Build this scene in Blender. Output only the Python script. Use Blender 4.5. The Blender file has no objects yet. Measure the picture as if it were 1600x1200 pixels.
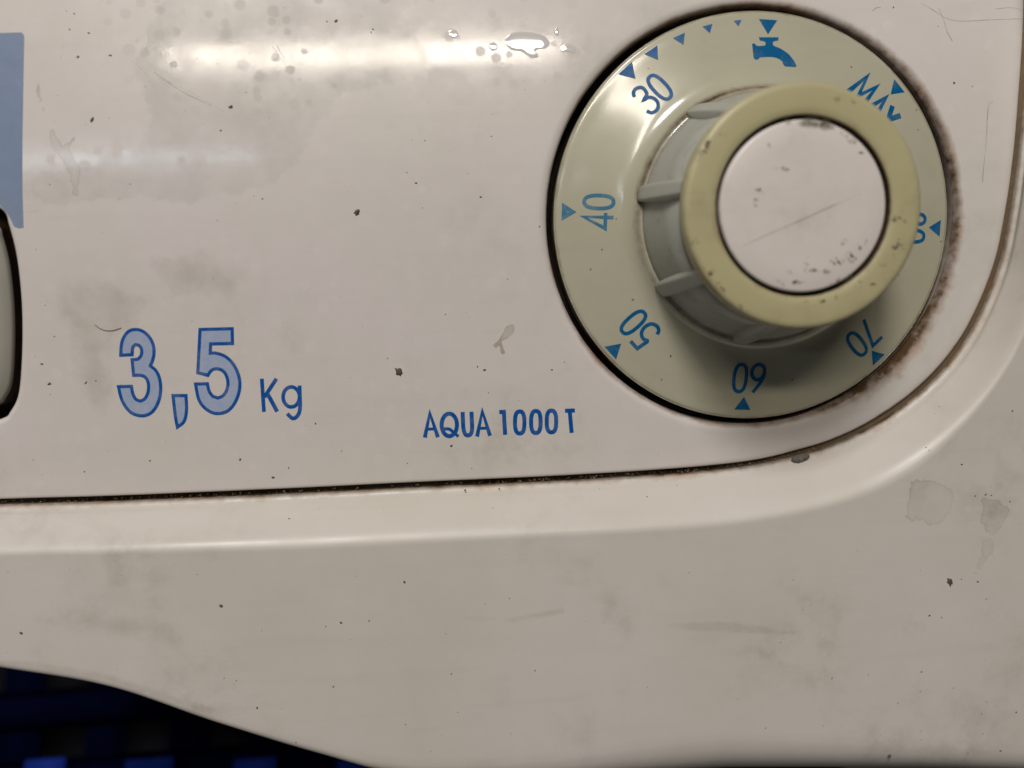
import bpy, bmesh, math, random
import numpy as np
from mathutils import Matrix, Vector
from mathutils.geometry import delaunay_2d_cdt

random.seed(7)
rng = np.random.default_rng(7)
scene = bpy.context.scene
MM = 0.001

# ------------------------------------------------------------------ camera
# panel coordinates in millimetres: u to the right, v up, w out of the panel
# towards the viewer; world = (u, -w, v) * 0.001
F = 1400.0                       # focal length in photo pixels (1600 wide)
YAW, PITCH, ROLL = math.radians(4.4), math.radians(-8.5), math.radians(2.2)
DC = 138.5                       # camera to panel along the axis, mm
n_c = np.array([math.sin(YAW), math.sin(PITCH), 0.0])
n_c[2] = math.sqrt(1 - n_c @ n_c)
u_c = np.array([math.cos(ROLL), math.sin(ROLL), 0.0])
u_c = u_c - n_c * (u_c @ n_c)
u_c /= np.linalg.norm(u_c)
v_c = np.cross(n_c, u_c)
M = np.array([u_c, v_c, n_c])
CAM = M @ np.array([0, 0, DC])   # camera position in panel coordinates


def W(p):
    return (p[0] * MM, -p[2] * MM, p[1] * MM)


cam_data = bpy.data.cameras.new('camera')
cam = bpy.data.objects.new('camera', cam_data)
scene.collection.objects.link(cam)
ax = [Vector(W(M[:, i])) * 1000 for i in range(3)]
mw = Matrix((ax[0], ax[1], ax[2])).transposed().to_4x4()
mw.translation = Vector(W(CAM))
cam.matrix_world = mw
cam_data.sensor_width = 36.0
cam_data.lens = F / 1600 * 36
cam_data.clip_start = 0.005
cam_data.clip_end = 50
cam_data.dof.use_dof = True
cam_data.dof.focus_distance = 0.138
cam_data.dof.aperture_fstop = 9.0
scene.camera = cam

# ------------------------------------------------------------------ light
world = bpy.data.worlds.new('World')
scene.world = world
world.use_nodes = True
bg = world.node_tree.nodes['Background']
bg.inputs['Color'].default_value = (0.97, 0.97, 1.0, 1)
bg.inputs['Strength'].default_value = 0.026
scene.view_settings.view_transform = 'Standard'
scene.view_settings.look = 'None'
scene.view_settings.exposure = 0.0
scene.view_settings.gamma = 1.0
scene.view_settings.use_curve_mapping = False
scene.cycles.use_denoising = True
scene.render.film_transparent = False

# curvature of the panel: flat below V0, leaning back above it
V0_PX = 430
R_CURVE = 210.0


def ray(px, py):
    d = M @ np.array([(px - 800) / F, -(py - 600) / F, -1.0])
    return d


def on_plane(px, py, w=0.0):
    d = ray(px, py)
    t = (w - CAM[2]) / d[2]
    p = CAM + d * t
    return p


V0 = on_plane(800, V0_PX)[1]


def base_h(v):
    v = np.asarray(v, dtype=float)
    t = np.maximum(v - V0, 0)
    return -t * t / (2 * R_CURVE)


def pix(px, py, off=0.0):
    """pixel of the photograph -> point on the bare curved panel"""
    w = 0.0
    for _ in range(8):
        p = on_plane(px, py, w)
        w = float(base_h(p[1]))
    p[2] = w + off
    return p


def reflect_at(px, py):
    p = pix(px, py)
    s = max(p[1] - V0, 0) / R_CURVE
    nn = np.array([0, s, 1.0])
    nn /= np.linalg.norm(nn)
    d = ray(px, py)
    d /= np.linalg.norm(d)
    return p, d - 2 * (d @ nn) * nn


def lamp(name, pxa, pya, pxb, pyb, dist, width, watts, color, grow=1.0):
    """strip lamp whose mirror image on the panel runs from a to b"""
    pa, ra = reflect_at(pxa, pya)
    pb, rb = reflect_at(pxb, pyb)
    A = pa + ra * dist
    B = pb + rb * dist
    c = (A + B) / 2
    L = np.linalg.norm(B - A) * grow
    x = Vector(W((B - A) / np.linalg.norm(B - A))) * 1000
    tgt = Vector((0.0, 0.0, 0.0))
    cw = Vector(W(c))
    z = (cw - tgt).normalized()
    y = z.cross(x).normalized()
    x = y.cross(z).normalized()
    la = bpy.data.lights.new(name, 'AREA')
    la.shape = 'RECTANGLE'
    la.size = L * MM
    la.size_y = width * MM
    la.energy = watts
    la.color = color
    o = bpy.data.objects.new(name, la)
    scene.collection.objects.link(o)
    m = Matrix((x, y, z)).transposed().to_4x4()
    m.translation = cw
    o.matrix_world = m
    return o


lamp('tube_lamp', 265, 92, 872, 77, 900, 52, 2.5, (1.0, 0.91, 0.78))
lamp('window_glow', -60, 252, 400, 243, 1100, 35, 0.36, (0.80, 0.93, 1.0))

# main ceiling lamp: high up in front, a little to the left
kl = bpy.data.lights.new('ceiling_lamp', 'AREA')
kl.shape = 'DISK'
kl.size = 0.30
kl.energy = 9.9
kl.color = (1.0, 0.952, 0.925)
ko = bpy.data.objects.new('ceiling_lamp', kl)
scene.collection.objects.link(ko)
kpos = Vector(W(np.array([-230.0, 965.0, 830.0])))
ko.location = kpos
ko.rotation_euler = kpos.to_track_quat('Z', 'Y').to_euler()

# ------------------------------------------------------------------ materials


def new_mat(name):
    m = bpy.data.materials.new(name)
    m.use_nodes = True
    nt = m.node_tree
    b = nt.nodes['Principled BSDF']
    return m, nt, b


def N(nt, kind, **kw):
    n = nt.nodes.new(kind)
    for k, v in kw.items():
        if k in n.inputs:
            n.inputs[k].default_value = v
        else:
            setattr(n, k, v)
    return n


def noise(nt, co, scale, detail=4.0, rough=0.55, stretch=None, offs=(0, 0, 0)):
    mp = N(nt, 'ShaderNodeMapping')
    mp.inputs['Scale'].default_value = stretch or (1, 1, 1)
    mp.inputs['Location'].default_value = offs
    nt.links.new(co, mp.inputs['Vector'])
    n = N(nt, 'ShaderNodeTexNoise')
    n.inputs['Scale'].default_value = scale
    n.inputs['Detail'].default_value = detail
    n.inputs['Roughness'].default_value = rough
    nt.links.new(mp.outputs[0], n.inputs['Vector'])
    return n.outputs['Fac']


def ramp(nt, fac, stops):
    r = N(nt, 'ShaderNodeValToRGB')
    el = r.color_ramp.elements
    while len(el) < len(stops):
        el.new(0.5)
    for e, (p, c) in zip(el, stops):
        e.position = p
        e.color = c if len(c) == 4 else (*c, 1)
    nt.links.new(fac, r.inputs['Fac'])
    return r.outputs['Color']


def mapr(nt, fac, a, b, c, d):
    r = N(nt, 'ShaderNodeMapRange')
    r.clamp = True
    for i, v in zip((1, 2, 3, 4), (a, b, c, d)):
        r.inputs[i].default_value = v
    nt.links.new(fac, r.inputs[0])
    return r.outputs[0]


def mixc(nt, fac, a, b, mode='MIX'):
    m = N(nt, 'ShaderNodeMix', data_type='RGBA', blend_type=mode)
    if hasattr(fac, 'node'):
        nt.links.new(fac, m.inputs[0])
    else:
        m.inputs[0].default_value = fac
    for s, v in ((6, a), (7, b)):
        if hasattr(v, 'node'):
            nt.links.new(v, m.inputs[s])
        else:
            m.inputs[s].default_value = (*v, 1)
    return m.outputs[2]


def mth(nt, op, a, b=None):
    m = N(nt, 'ShaderNodeMath', operation=op)
    for i, v in enumerate((a, b)):
        if v is None:
            continue
        if hasattr(v, 'node'):
            nt.links.new(v, m.inputs[i])
        else:
            m.inputs[i].default_value = v
    return m.outputs[0]


def plastic(name, col, col2, rough=(0.2, 0.32), spec=0.4, grime_shade_col=(0.045, 0.028, 0.014),
            spots=False, coat=0.0, bump=0.03, mottled=(0.35, 0.65), soil=0.0, grime_shade_scale=600):
    m, nt, b = new_mat(name)
    tc = N(nt, 'ShaderNodeTexCoord')
    co = tc.outputs['Object']
    big = noise(nt, co, 22, 3)
    c = mixc(nt, mapr(nt, big, mottled[0], mottled[1], 0, 1), col, col2)
    fine = noise(nt, co, 260, 5, 0.6)
    c = mixc(nt, mapr(nt, fine, 0.3, 0.75, 0, 0.10), c, (col2[0] * .72, col2[1] * .70, col2[2] * .66))
    # faint horizontal wiping marks
    wipe = noise(nt, co, 420, 3, 0.6, stretch=(0.05, 1, 1.0))
    c = mixc(nt, mapr(nt, wipe, 0.52, 0.75, 0, 0.08), c, (col2[0] * .7, col2[1] * .68, col2[2] * .62))
    if soil:
        s1 = noise(nt, co, 38, 6, 0.65, offs=(3.1, 0.2, 1.7))
        s2 = noise(nt, co, 170, 5, 0.7)
        sm = mth(nt, 'MULTIPLY', mapr(nt, s1, 0.52, 0.72, 0, 1), mapr(nt, s2, 0.42, 0.66, 0, soil))
        c = mixc(nt, sm, c, (0.20, 0.17, 0.115))
    # edge grime, plus shade painted beside the dial opening (a stored attribute broken up by noise)
    at = N(nt, 'ShaderNodeAttribute', attribute_name='grime_shade')
    g1 = noise(nt, co, grime_shade_scale, 5, 0.65)
    g0 = noise(nt, co, grime_shade_scale * 0.22, 3, 0.6)
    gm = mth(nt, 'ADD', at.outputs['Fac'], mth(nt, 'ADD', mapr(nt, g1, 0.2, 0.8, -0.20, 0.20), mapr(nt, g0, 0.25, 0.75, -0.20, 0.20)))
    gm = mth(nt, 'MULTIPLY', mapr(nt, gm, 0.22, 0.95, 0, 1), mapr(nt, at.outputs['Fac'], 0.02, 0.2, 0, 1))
    gcol = mixc(nt, mapr(nt, g0, 0.35, 0.65, 0, 1), grime_shade_col, (grime_shade_col[0] * 4.2, grime_shade_col[1] * 3.6, grime_shade_col[2] * 3.0))
    gcol = mixc(nt, mapr(nt, gm, 0.45, 0.9, 0, 1), gcol, grime_shade_col)
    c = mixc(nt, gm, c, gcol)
    nt.links.new(c, b.inputs['Base Color'])
    rn = noise(nt, co, 55, 5, 0.6, offs=(1.3, 4, 2))
    r = mapr(nt, rn, 0.35, 0.68, rough[0], rough[1])
    if spots:
        vo = N(nt, 'ShaderNodeTexVoronoi')
        vo.inputs['Scale'].default_value = 430
        nt.links.new(co, vo.inputs['Vector'])
        rad = N(nt, 'ShaderNodeSeparateColor')
        nt.links.new(vo.outputs['Color'], rad.inputs[0])
        d = mth(nt, 'SUBTRACT', vo.outputs['Distance'], mapr(nt, rad.outputs[0], 0.1, 1.0, -0.02, 0.45))
        sp = mapr(nt, d, -0.06, 0.0, 1, 0)
        zone = noise(nt, co, 60, 2, 0.5)
        sp = mth(nt, 'MULTIPLY', sp, mapr(nt, zone, 0.36, 0.46, 0, 1))
        r = mth(nt, 'ADD', r, mth(nt, 'MULTIPLY', sp, 0.13))
        spec_v = mth(nt, 'SUBTRACT', spec, mth(nt, 'MULTIPLY', sp, spec * 0.55))
        nt.links.new(mth(nt, 'MULTIPLY', mth(nt, 'SUBTRACT', coat, mth(nt, 'MULTIPLY', sp, coat * 0.75)), mth(nt, 'SUBTRACT', 1.0, gm)), b.inputs['Coat Weight'])
        nt.links.new(mapr(nt, noise(nt, co, 170, 6, 0.7, offs=(5, 1, 0)), 0.36, 0.64, 0.05, 0.16), b.inputs['Coat Roughness'])
        nt.links.new(spec_v, b.inputs['Specular IOR Level'])
    else:
        b.inputs['Specular IOR Level'].default_value = spec
        if coat:
            nt.links.new(mth(nt, 'MULTIPLY', mth(nt, 'SUBTRACT', 1.0, gm), coat), b.inputs['Coat Weight'])
            nt.links.new(mapr(nt, noise(nt, co, 120, 4, 0.6), 0.3, 0.7, 0.09, 0.17), b.inputs['Coat Roughness'])
    r = mth(nt, 'ADD', r, mth(nt, 'MULTIPLY', gm, 0.45))
    nt.links.new(r, b.inputs['Roughness'])
    bp = N(nt, 'ShaderNodeBump')
    bp.inputs['Strength'].default_value = bump
    bp.inputs['Distance'].default_value = 0.0004
    hb = mth(nt, 'ADD', noise(nt, co, 700, 4, 0.6), mth(nt, 'MULTIPLY', gm, 0.5))
    nt.links.new(hb, bp.inputs['Height'])
    nt.links.new(bp.outputs[0], b.inputs['Normal'])
    return m


def simple(name, col, rough=0.5, spec=0.4, var=0.25, scale=500, alpha=1.0):
    m, nt, b = new_mat(name)
    tc = N(nt, 'ShaderNodeTexCoord')
    f = noise(nt, tc.outputs['Object'], scale, 4)
    c = mixc(nt, mapr(nt, f, 0.3, 0.7, 0, 1), col, tuple(x * (1 - var) for x in col))
    nt.links.new(c, b.inputs['Base Color'])
    b.inputs['Roughness'].default_value = rough
    b.inputs['Specular IOR Level'].default_value = spec
    if alpha < 1:
        f3 = noise(nt, tc.outputs['Object'], 330, 5, 0.7)
        nt.links.new(mapr(nt, f3, 0.35, 0.65, alpha * 0.15, alpha), b.inputs['Alpha'])
    return m


def ink(name, col, wear=0.25, under=(0.60, 0.57, 0.53), scale=520):
    m, nt, b = new_mat(name)
    tc = N(nt, 'ShaderNodeTexCoord')
    f = noise(nt, tc.outputs['Object'], scale, 4, 0.6)
    f2 = noise(nt, tc.outputs['Object'], scale * 5, 3, 0.6)
    c = mixc(nt, mapr(nt, f, 0.45, 0.75, 0, wear), col, under)
    c = mixc(nt, mapr(nt, f2, 0.35, 0.7, 0, 0.2), c, tuple(x * 0.7 for x in col))
    nt.links.new(c, b.inputs['Base Color'])
    b.inputs['Roughness'].default_value = 0.45
    b.inputs['Specular IOR Level'].default_value = 0.12
    return m


M_PANEL = plastic('panel_plastic', (0.65, 0.605, 0.59), (0.605, 0.57, 0.53), rough=(0.24, 0.38), spec=0.22,
                  spots=True, coat=0.55, soil=0.26, grime_shade_col=(0.075, 0.040, 0.015))
M_HOUSING = plastic('housing_plastic', (0.62, 0.583, 0.55), (0.575, 0.54, 0.485), rough=(0.30, 0.44), spec=0.3,
                    soil=0.4, grime_shade_col=(0.075, 0.045, 0.018))
M_DIAL = plastic('dial_plastic', (0.445, 0.43, 0.335), (0.40, 0.385, 0.285), rough=(0.30, 0.42), spec=0.25, coat=0.8,
                 soil=0.25)
M_GRIP = plastic('grip_plastic', (0.40, 0.405, 0.36), (0.36, 0.365, 0.32), rough=(0.28, 0.4), spec=0.4, soil=0.6)
M_RING = plastic('ring_plastic', (0.455, 0.42, 0.25), (0.415, 0.38, 0.22), rough=(0.3, 0.42), spec=0.35, soil=0.7)
M_CAP = plastic('cap_plastic', (0.68, 0.63, 0.60), (0.64, 0.59, 0.555), rough=(0.28, 0.42), spec=0.35, soil=0.5)
M_GAP = simple('gap_dark_brown', (0.030, 0.016, 0.008), 0.55, 0.4, 0.6, 900)  # dark brown tone for the gaps round dial, cap and handle
M_BLUE = ink('blue_ink', (0.002, 0.080, 0.32), 0.12)
M_NAVY = ink('deep_blue_ink', (0.004, 0.082, 0.33), 0.16)
M_PALE = ink('pale_blue_ink', (0.33, 0.395, 0.55), 0.32)
M_SQUARE = ink('square_blue_ink', (0.205, 0.265, 0.39), 0.08, scale=120)
M_DBLUE = ink('dial_blue_ink', (0.001, 0.098, 0.245), 0.10, under=(0.5, 0.5, 0.4), scale=600)
M_DWORN = ink('worn_dial_blue_ink', (0.045, 0.165, 0.27), 0.35, under=(0.42, 0.42, 0.34), scale=700)
M_DWORN2 = ink('violet_dial_blue_ink', (0.022, 0.115, 0.29), 0.20, under=(0.42, 0.42, 0.34), scale=700)
M_DIRT = simple('dirt', (0.13, 0.115, 0.10), 0.8, 0.2, 0.5, 2500)
M_LUMP = simple('grey_dirt', (0.20, 0.18, 0.16), 0.85, 0.15, 0.5, 2500)
M_HANDLE = simple('handle_plastic', (0.34, 0.325, 0.28), 0.45, 0.3, 0.15, 60)
M_BASKET_SHADED = simple('blue_plastic_shaded', (0.0012, 0.0022, 0.013), 0.95, 0.0, 0.2, 40)  # basket blue with the shade painted in, nearly black
M_DARK = simple('dark_backing', (0.012, 0.012, 0.016), 0.8, 0.1, 0.3, 60)
def stain_mat(name, col, alpha, rim):
    m = simple(name, col, 0.6, 0.1, 0.35, 700)
    nt = m.node_tree
    b = nt.nodes['Principled BSDF']
    tc = N(nt, 'ShaderNodeTexCoord')
    at = N(nt, 'ShaderNodeAttribute', attribute_name='grime_shade')
    n1 = noise(nt, tc.outputs['Object'], 420, 5, 0.7)
    e = mth(nt, 'ADD', at.outputs['Fac'], mapr(nt, n1, 0.3, 0.7, -0.22, 0.22))
    r = N(nt, 'ShaderNodeValToRGB')
    el = r.color_ramp.elements
    for pos, v_ in ((0.10, 0), (0.24, rim), (0.55, alpha)):
        q = el.new(pos)
        q.color = (v_, v_, v_, 1)
    el[0].color = (0, 0, 0, 1)
    el[-1].color = (alpha, alpha, alpha, 1)
    nt.links.new(e, r.inputs['Fac'])
    n2 = noise(nt, tc.outputs['Object'], 160, 4, 0.6, offs=(2, 2, 2))
    nt.links.new(mth(nt, 'MULTIPLY', r.outputs['Color'], mapr(nt, n2, 0.35, 0.62, 0.25, 1.0)), b.inputs['Alpha'])
    return m


M_STAIN = stain_mat('dried_stain', (0.30, 0.25, 0.20), 0.08, 0.20)
M_STAINY = stain_mat('yellow_stain', (0.40, 0.33, 0.17), 0.30, 0.42)
M_SCR = simple('scratch_mark', (0.80, 0.77, 0.73), 0.5, 0.3, 0.1, 900, alpha=0.45)
M_SCRD = simple('dark_scratch', (0.24, 0.20, 0.17), 0.6, 0.2, 0.2, 900, alpha=0.40)
mw_, nt_, b_ = new_mat('water')
b_.inputs['Base Color'].default_value = (0.62, 0.60, 0.585, 1)
b_.inputs['Roughness'].default_value = 0.06
b_.inputs['IOR'].default_value = 1.33
b_.inputs['Specular IOR Level'].default_value = 1.0
b_.inputs['Coat Weight'].default_value = 1.0
b_.inputs['Coat Roughness'].default_value = 0.04
M_WATER = mw_

# ------------------------------------------------------------------ mesh helpers


def link_mesh(name, verts, faces, mat, parent=None, smooth=True, grime_shade=None, local=None, fix=True):
    """verts in panel millimetres (or in the local frame when given)"""
    me = bpy.data.meshes.new(name)
    me.from_pydata([W(v) for v in verts], [], [list(f) for f in faces])
    me.validate()
    if smooth:
        me.polygons.foreach_set('use_smooth', [True] * len(me.polygons))
    if grime_shade is not None:
        at = me.attributes.new('grime_shade', 'FLOAT', 'POINT')
        at.data.foreach_set('value', np.asarray(grime_shade, dtype=np.float32))
    me.materials.append(mat)
    if fix:
        bm = bmesh.new()
        bm.from_mesh(me)
        bmesh.ops.recalc_face_normals(bm, faces=bm.faces)
        bm.to_mesh(me)
        bm.free()
    me.update()
    o = bpy.data.objects.new(name, me)
    scene.collection.objects.link(o)
    if parent is not None:
        o.parent = parent
        if local is None:
            o.matrix_parent_inverse = parent.matrix_world.inverted()
    return o


def catmull(pts, sub=10):
    pts = [np.array(p, float) for p in pts]
    P = [2 * pts[0] - pts[1]] + pts + [2 * pts[-1] - pts[-2]]
    out = []
    for i in range(1, len(P) - 2):
        for k in range(sub):
            t = k / sub
            a, b, c, d = P[i - 1], P[i], P[i + 1], P[i + 2]
            out.append(0.5 * (2 * b + (c - a) * t + (2 * a - 5 * b + 4 * c - d) * t * t + (3 * b - a - 3 * c + d) * t ** 3))
    out.append(pts[-1])
    return np.array(out)


def closed_catmull(pts, sub=6):
    n = len(pts)
    P = [np.array(p, float) for p in pts]
    out = []
    for i in range(n):
        a, b, c, d = P[i - 1], P[i], P[(i + 1) % n], P[(i + 2) % n]
        for k in range(sub):
            t = k / sub
            out.append(0.5 * (2 * b + (c - a) * t + (2 * a - 5 * b + 4 * c - d) * t * t + (3 * b - a - 3 * c + d) * t ** 3))
    return np.array(out)


def inside(pts, poly):
    x, y = pts[:, 0], pts[:, 1]
    res = np.zeros(len(pts), bool)
    n = len(poly)
    for i in range(n):
        x1, y1 = poly[i]
        x2, y2 = poly[(i + 1) % n]
        if y1 == y2:
            continue
        c = ((y1 > y) != (y2 > y)) & (x < (x2 - x1) * (y - y1) / (y2 - y1) + x1)
        res ^= c
    return res


def dist_poly(pts, line, closed=False):
    a = line if not closed else np.vstack([line, line[:1]])
    best = np.full(len(pts), 1e9)
    idx = np.zeros(len(pts), int)
    for i in range(len(a) - 1):
        p, q = a[i], a[i + 1]
        e = q - p
        L = e @ e + 1e-12
        t = np.clip(((pts - p) @ e) / L, 0, 1)
        d = np.linalg.norm(pts - (p + t[:, None] * e), axis=1)
        m = d < best
        best[m] = d[m]
        idx[m] = i
    return best, idx


def offset_line(line, d):
    t = np.gradient(line, axis=0)
    t /= np.linalg.norm(t, axis=1)[:, None]
    nrm = np.stack([-t[:, 1], t[:, 0]], axis=1)      # left of travel
    dd = d if np.ndim(d) == 0 else np.asarray(d)[:, None]
    return line + nrm * dd


def cdt(points, edges):
    r = delaunay_2d_cdt([Vector((float(p[0]), float(p[1]))) for p in points], edges, [], 0, 1e-4)
    V = np.array([[v[0], v[1]] for v in r[0]])
    return V, [list(f) for f in r[2]]


def resample(line, step):
    seg = np.linalg.norm(np.diff(line, axis=0), axis=1)
    s = np.concatenate([[0], np.cumsum(seg)])
    n = max(2, int(s[-1] / step))
    q = np.linspace(0, s[-1], n)
    return np.stack([np.interp(q, s, line[:, k]) for k in range(line.shape[1])], axis=1)


# ------------------------------------------------------------------ the machine
machine = bpy.data.objects.new('washing_machine', None)
machine.location = (0, 0, -0.09)
scene.collection.objects.link(machine)
machine['label'] = 'old off-white washing machine front with control panel, round dial and blue lettering'
machine['category'] = 'washing machine'
bpy.context.view_layer.update()

# dial frame: leans back with the mean slope of the panel
TILT = math.radians(2.9)
DIAL_PX = (1176.6, 342.3)
dc = pix(*DIAL_PX)
wd = dc[2] - 0.9
dc = on_plane(DIAL_PX[0], DIAL_PX[1], wd)
dn = np.array([0, math.sin(TILT), math.cos(TILT)])
dv = np.array([0, math.cos(TILT), -math.sin(TILT)])
du = np.array([1.0, 0, 0])
R_WELL = 32.15

KEYS = [
    ((-250, 790), (-250, 868), (-250, 1010)), ((0, 780.5), (0, 858), (0, 1048)), ((160, 776), (160, 855), (170, 1078)),
    ((320, 769.5), (320, 851), (330, 1132)), ((480, 762.5), (480, 846), (490, 1183)), ((640, 754.5), (640, 838), (660, 1228)),
    ((800, 747.5), (800, 830), (850, 1242)), ((900, 742.5), (910, 825), (1000, 1240)), ((1000, 736.5), (1020, 819), (1150, 1238)),
    ((1100, 729), (1130, 810), (1330, 1236)), ((1180, 719.5), (1220, 797), (1500, 1236)), ((1240, 706), (1300, 779), (1650, 1240)),
    ((1300, 688), (1375, 752), (1800, 1240)), ((1360, 660), (1440, 713), (1900, 1150)), ((1420, 620), (1495, 664), (1950, 1000)),
    ((1470, 573), (1542, 610), (1980, 850)), ((1508, 522), (1580, 552), (2000, 720)), ((1538, 462), (1607, 490), (2000, 600)),
    ((1560, 400), (1628, 425), (2000, 480)), ((1576, 320), (1645, 340), (2000, 360)), ((1587, 240), (1656, 255), (2000, 250)),
    ((1595, 150), (1664, 160), (2000, 150)), ((1601, 60), (1671, 60), (2000, 60)), ((1605, -60), (1676, -60), (2000, -60)),
    ((1608, -220), (1679, -220), (2000, -220))]
H_SH = 6.7
G_uv = catmull([pix(*k[0])[:2] for k in KEYS], 12)
S_uv = catmull([on_plane(*k[1], H_SH)[:2] for k in KEYS], 12)
B_uv = catmull([on_plane(*k[2], H_SH)[:2] for k in KEYS], 12)

# handle opening at the left edge of the panel
HOLE_PX = [(0, 328), (11, 352), (23, 400), (30, 460), (32, 520), (30, 580), (25, 620), (13, 644), (0, 655), (-60, 672), (-160, 668),
           (-230, 600), (-250, 490), (-220, 370), (-140, 310), (-50, 305)]
hole = closed_catmull([pix(*p)[:2] for p in HOLE_PX], 6)
hole_c = hole.mean(axis=0)

# ---- fillet widths along the groove: tight along the bottom, broad round the corner
nG = len(G_uv)
fG_w = np.interp(np.arange(nG) / 12.0, [0, 8, 11, 14, 19, 24], [0.5, 0.6, 1.2, 1.8, 1.8, 1.8])
fG_h = np.interp(np.arange(nG) / 12.0, [0, 8, 11, 14, 19, 24], [0.4, 0.45, 0.55, 0.7, 0.7, 0.7])


def ell(d, w, h):
    x = np.clip(1 - d / w, 0, 1)
    return h * (1 - np.sqrt(np.maximum(1 - x * x, 0)))


def panel_h(uv, full=False):
    uv = np.atleast_2d(uv)
    h = base_h(uv[:, 1])
    dg, ig = dist_poly(uv, G_uv)
    ig = np.clip(ig, 0, nG - 1)
    h = h - ell(dg, fG_w[ig], fG_h[ig])
    r = np.hypot(uv[:, 0] - dc[0], uv[:, 1] - dc[1])
    h = h - ell(np.maximum(r - R_WELL, 0), 1.5, 1.2)
    dh, _ = dist_poly(uv, hole, True)
    h = h - ell(dh, 0.9, 0.8)
    if full:
        return h, dg, r, dh
    return h


# ---- panel surface
ulo, vhi = pix(-260, 0)[0], pix(800, -230)[1]
border = np.vstack([G_uv[::2], [[G_uv[-1][0], vhi + 4]], [[ulo - 4, vhi + 4]], [[ulo - 4, G_uv[0][1]]]])
pts, eds = [], []


def add_loop(P, closed=True):
    s = len(pts)
    pts.extend([tuple(p) for p in P])
    for i in range(len(P) - (0 if closed else 1)):
        eds.append((s + i, s + (i + 1) % len(P)))


add_loop(border)
th = np.linspace(0, 2 * math.pi, 220, endpoint=False)
ring0 = np.stack([dc[0] + R_WELL * np.cos(th), dc[1] + R_WELL * np.sin(th)], axis=1)
add_loop(ring0)
add_loop(hole)
FR = (0.02, 0.06, 0.14, 0.26, 0.42, 0.62, 0.85, 1.05)
for f in FR:
    add_loop(np.stack([dc[0] + (R_WELL + 1.5 * f) * np.cos(th), dc[1] + (R_WELL + 1.5 * f) * np.sin(th)], axis=1))
hc = np.vstack([hole, hole[:1]])
for f in FR:
    off = offset_line(hc, 0.9 * f)[:-1]
    if inside(off[5:6], hole)[0]:
        off = offset_line(hc, -0.9 * f)[:-1]
    add_loop(off)
for f in FR:
    add_loop(offset_line(G_uv, fG_w * f)[::2], False)
gx, gy = np.meshgrid(np.arange(ulo - 3, G_uv[:, 0].max(), 1.7), np.arange(G_uv[:, 1].min(), vhi + 3, 1.7))
gx[::2] += 0.85
g = np.stack([gx.ravel(), gy.ravel()], axis=1)
_, dg, r_, dh = panel_h(g, True)
ig = dist_poly(g, G_uv)[1]
keep = inside(g, border) & (dg > fG_w[np.clip(ig, 0, nG - 1)] * 1.05 + .7) & (r_ > R_WELL + 2.9) & (dh > 1.5) & ~inside(g, hole)
pts.extend(map(tuple, g[keep]))
V, T = cdt(pts, eds)
T = np.array([t for t in T if len(t) == 3])
cen = V[T].mean(axis=1)
ok = inside(cen, border) & (np.hypot(cen[:, 0] - dc[0], cen[:, 1] - dc[1]) > R_WELL * 0.9995) & ~inside(cen, hole)
T = T[ok]
h, dg, r_, dh = panel_h(V, True)
ang = np.degrees(np.arctan2(V[:, 1] - dc[1], V[:, 0] - dc[0]))        # -180..180
# grime round the dial opening: heavy at right and lower right, light elsewhere; the upper right band is painted-in shade
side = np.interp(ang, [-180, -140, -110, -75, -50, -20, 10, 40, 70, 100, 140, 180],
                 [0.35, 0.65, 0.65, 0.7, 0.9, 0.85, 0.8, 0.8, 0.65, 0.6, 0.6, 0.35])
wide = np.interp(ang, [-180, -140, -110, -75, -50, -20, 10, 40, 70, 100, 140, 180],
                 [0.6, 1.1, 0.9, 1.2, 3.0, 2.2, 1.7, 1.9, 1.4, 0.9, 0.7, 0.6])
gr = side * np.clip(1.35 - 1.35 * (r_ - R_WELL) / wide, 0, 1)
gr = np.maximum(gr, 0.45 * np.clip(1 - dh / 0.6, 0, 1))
ig = np.clip(dist_poly(V, G_uv)[1], 0, nG - 1)
gg = np.interp(ig / 12.0, [0, 9, 12, 16, 20, 24], [0.0, 0.0, 0.45, 0.5, 0.45, 0.4])
gr = np.maximum(gr, gg * np.clip(1 - dg / np.interp(ig / 12.0, [0, 9, 12, 24], [0.25, 0.3, 0.9, 0.7]), 0, 1))
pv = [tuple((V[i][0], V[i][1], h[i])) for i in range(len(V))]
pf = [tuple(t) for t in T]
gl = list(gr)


def skirt_wall(loop_xy, depth, gval, closed=True):
    hh = panel_h(loop_xy)
    s = len(pv)
    n = len(loop_xy)
    for lev, dpt in enumerate((0.0, 0.15 * depth, 0.5 * depth, depth)):
        for p, z in zip(loop_xy, hh):
            pv.append((p[0], p[1], z - dpt))
            gl.append(gval if lev else gval * 0.7)
    for lev in range(3):
        for i in range(n - (0 if closed else 1)):
            j = (i + 1) % n
            pf.append((s + lev * n + i, s + lev * n + j, s + (lev + 1) * n + j, s + (lev + 1) * n + i))


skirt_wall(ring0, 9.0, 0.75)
skirt_wall(hole, 7.0, 0.75)
skirt_wall(G_uv[::2], 5.0, 0.8, False)
panel = link_mesh('control_panel', pv, pf, M_PANEL, machine, grime_shade=gl, fix=False)
# all panel triangles face the viewer
me = panel.data
bm = bmesh.new(); bm.from_mesh(me)
for f in bm.faces:
    if len(f.verts) == 3 and f.normal.y > 0:
        f.normal_flip()
bm.to_mesh(me); bm.free()

# dark floor behind the dial and behind the handle opening
def disc_ring(cx, cy, r, z, n=64):
    v = [(cx, cy, z)] + [(cx + r * math.cos(a), cy + r * math.sin(a), z) for a in np.linspace(0, 2 * math.pi, n, endpoint=False)]
    return v, [(0, 1 + i, 1 + (i + 1) % n) for i in range(n)]


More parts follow.
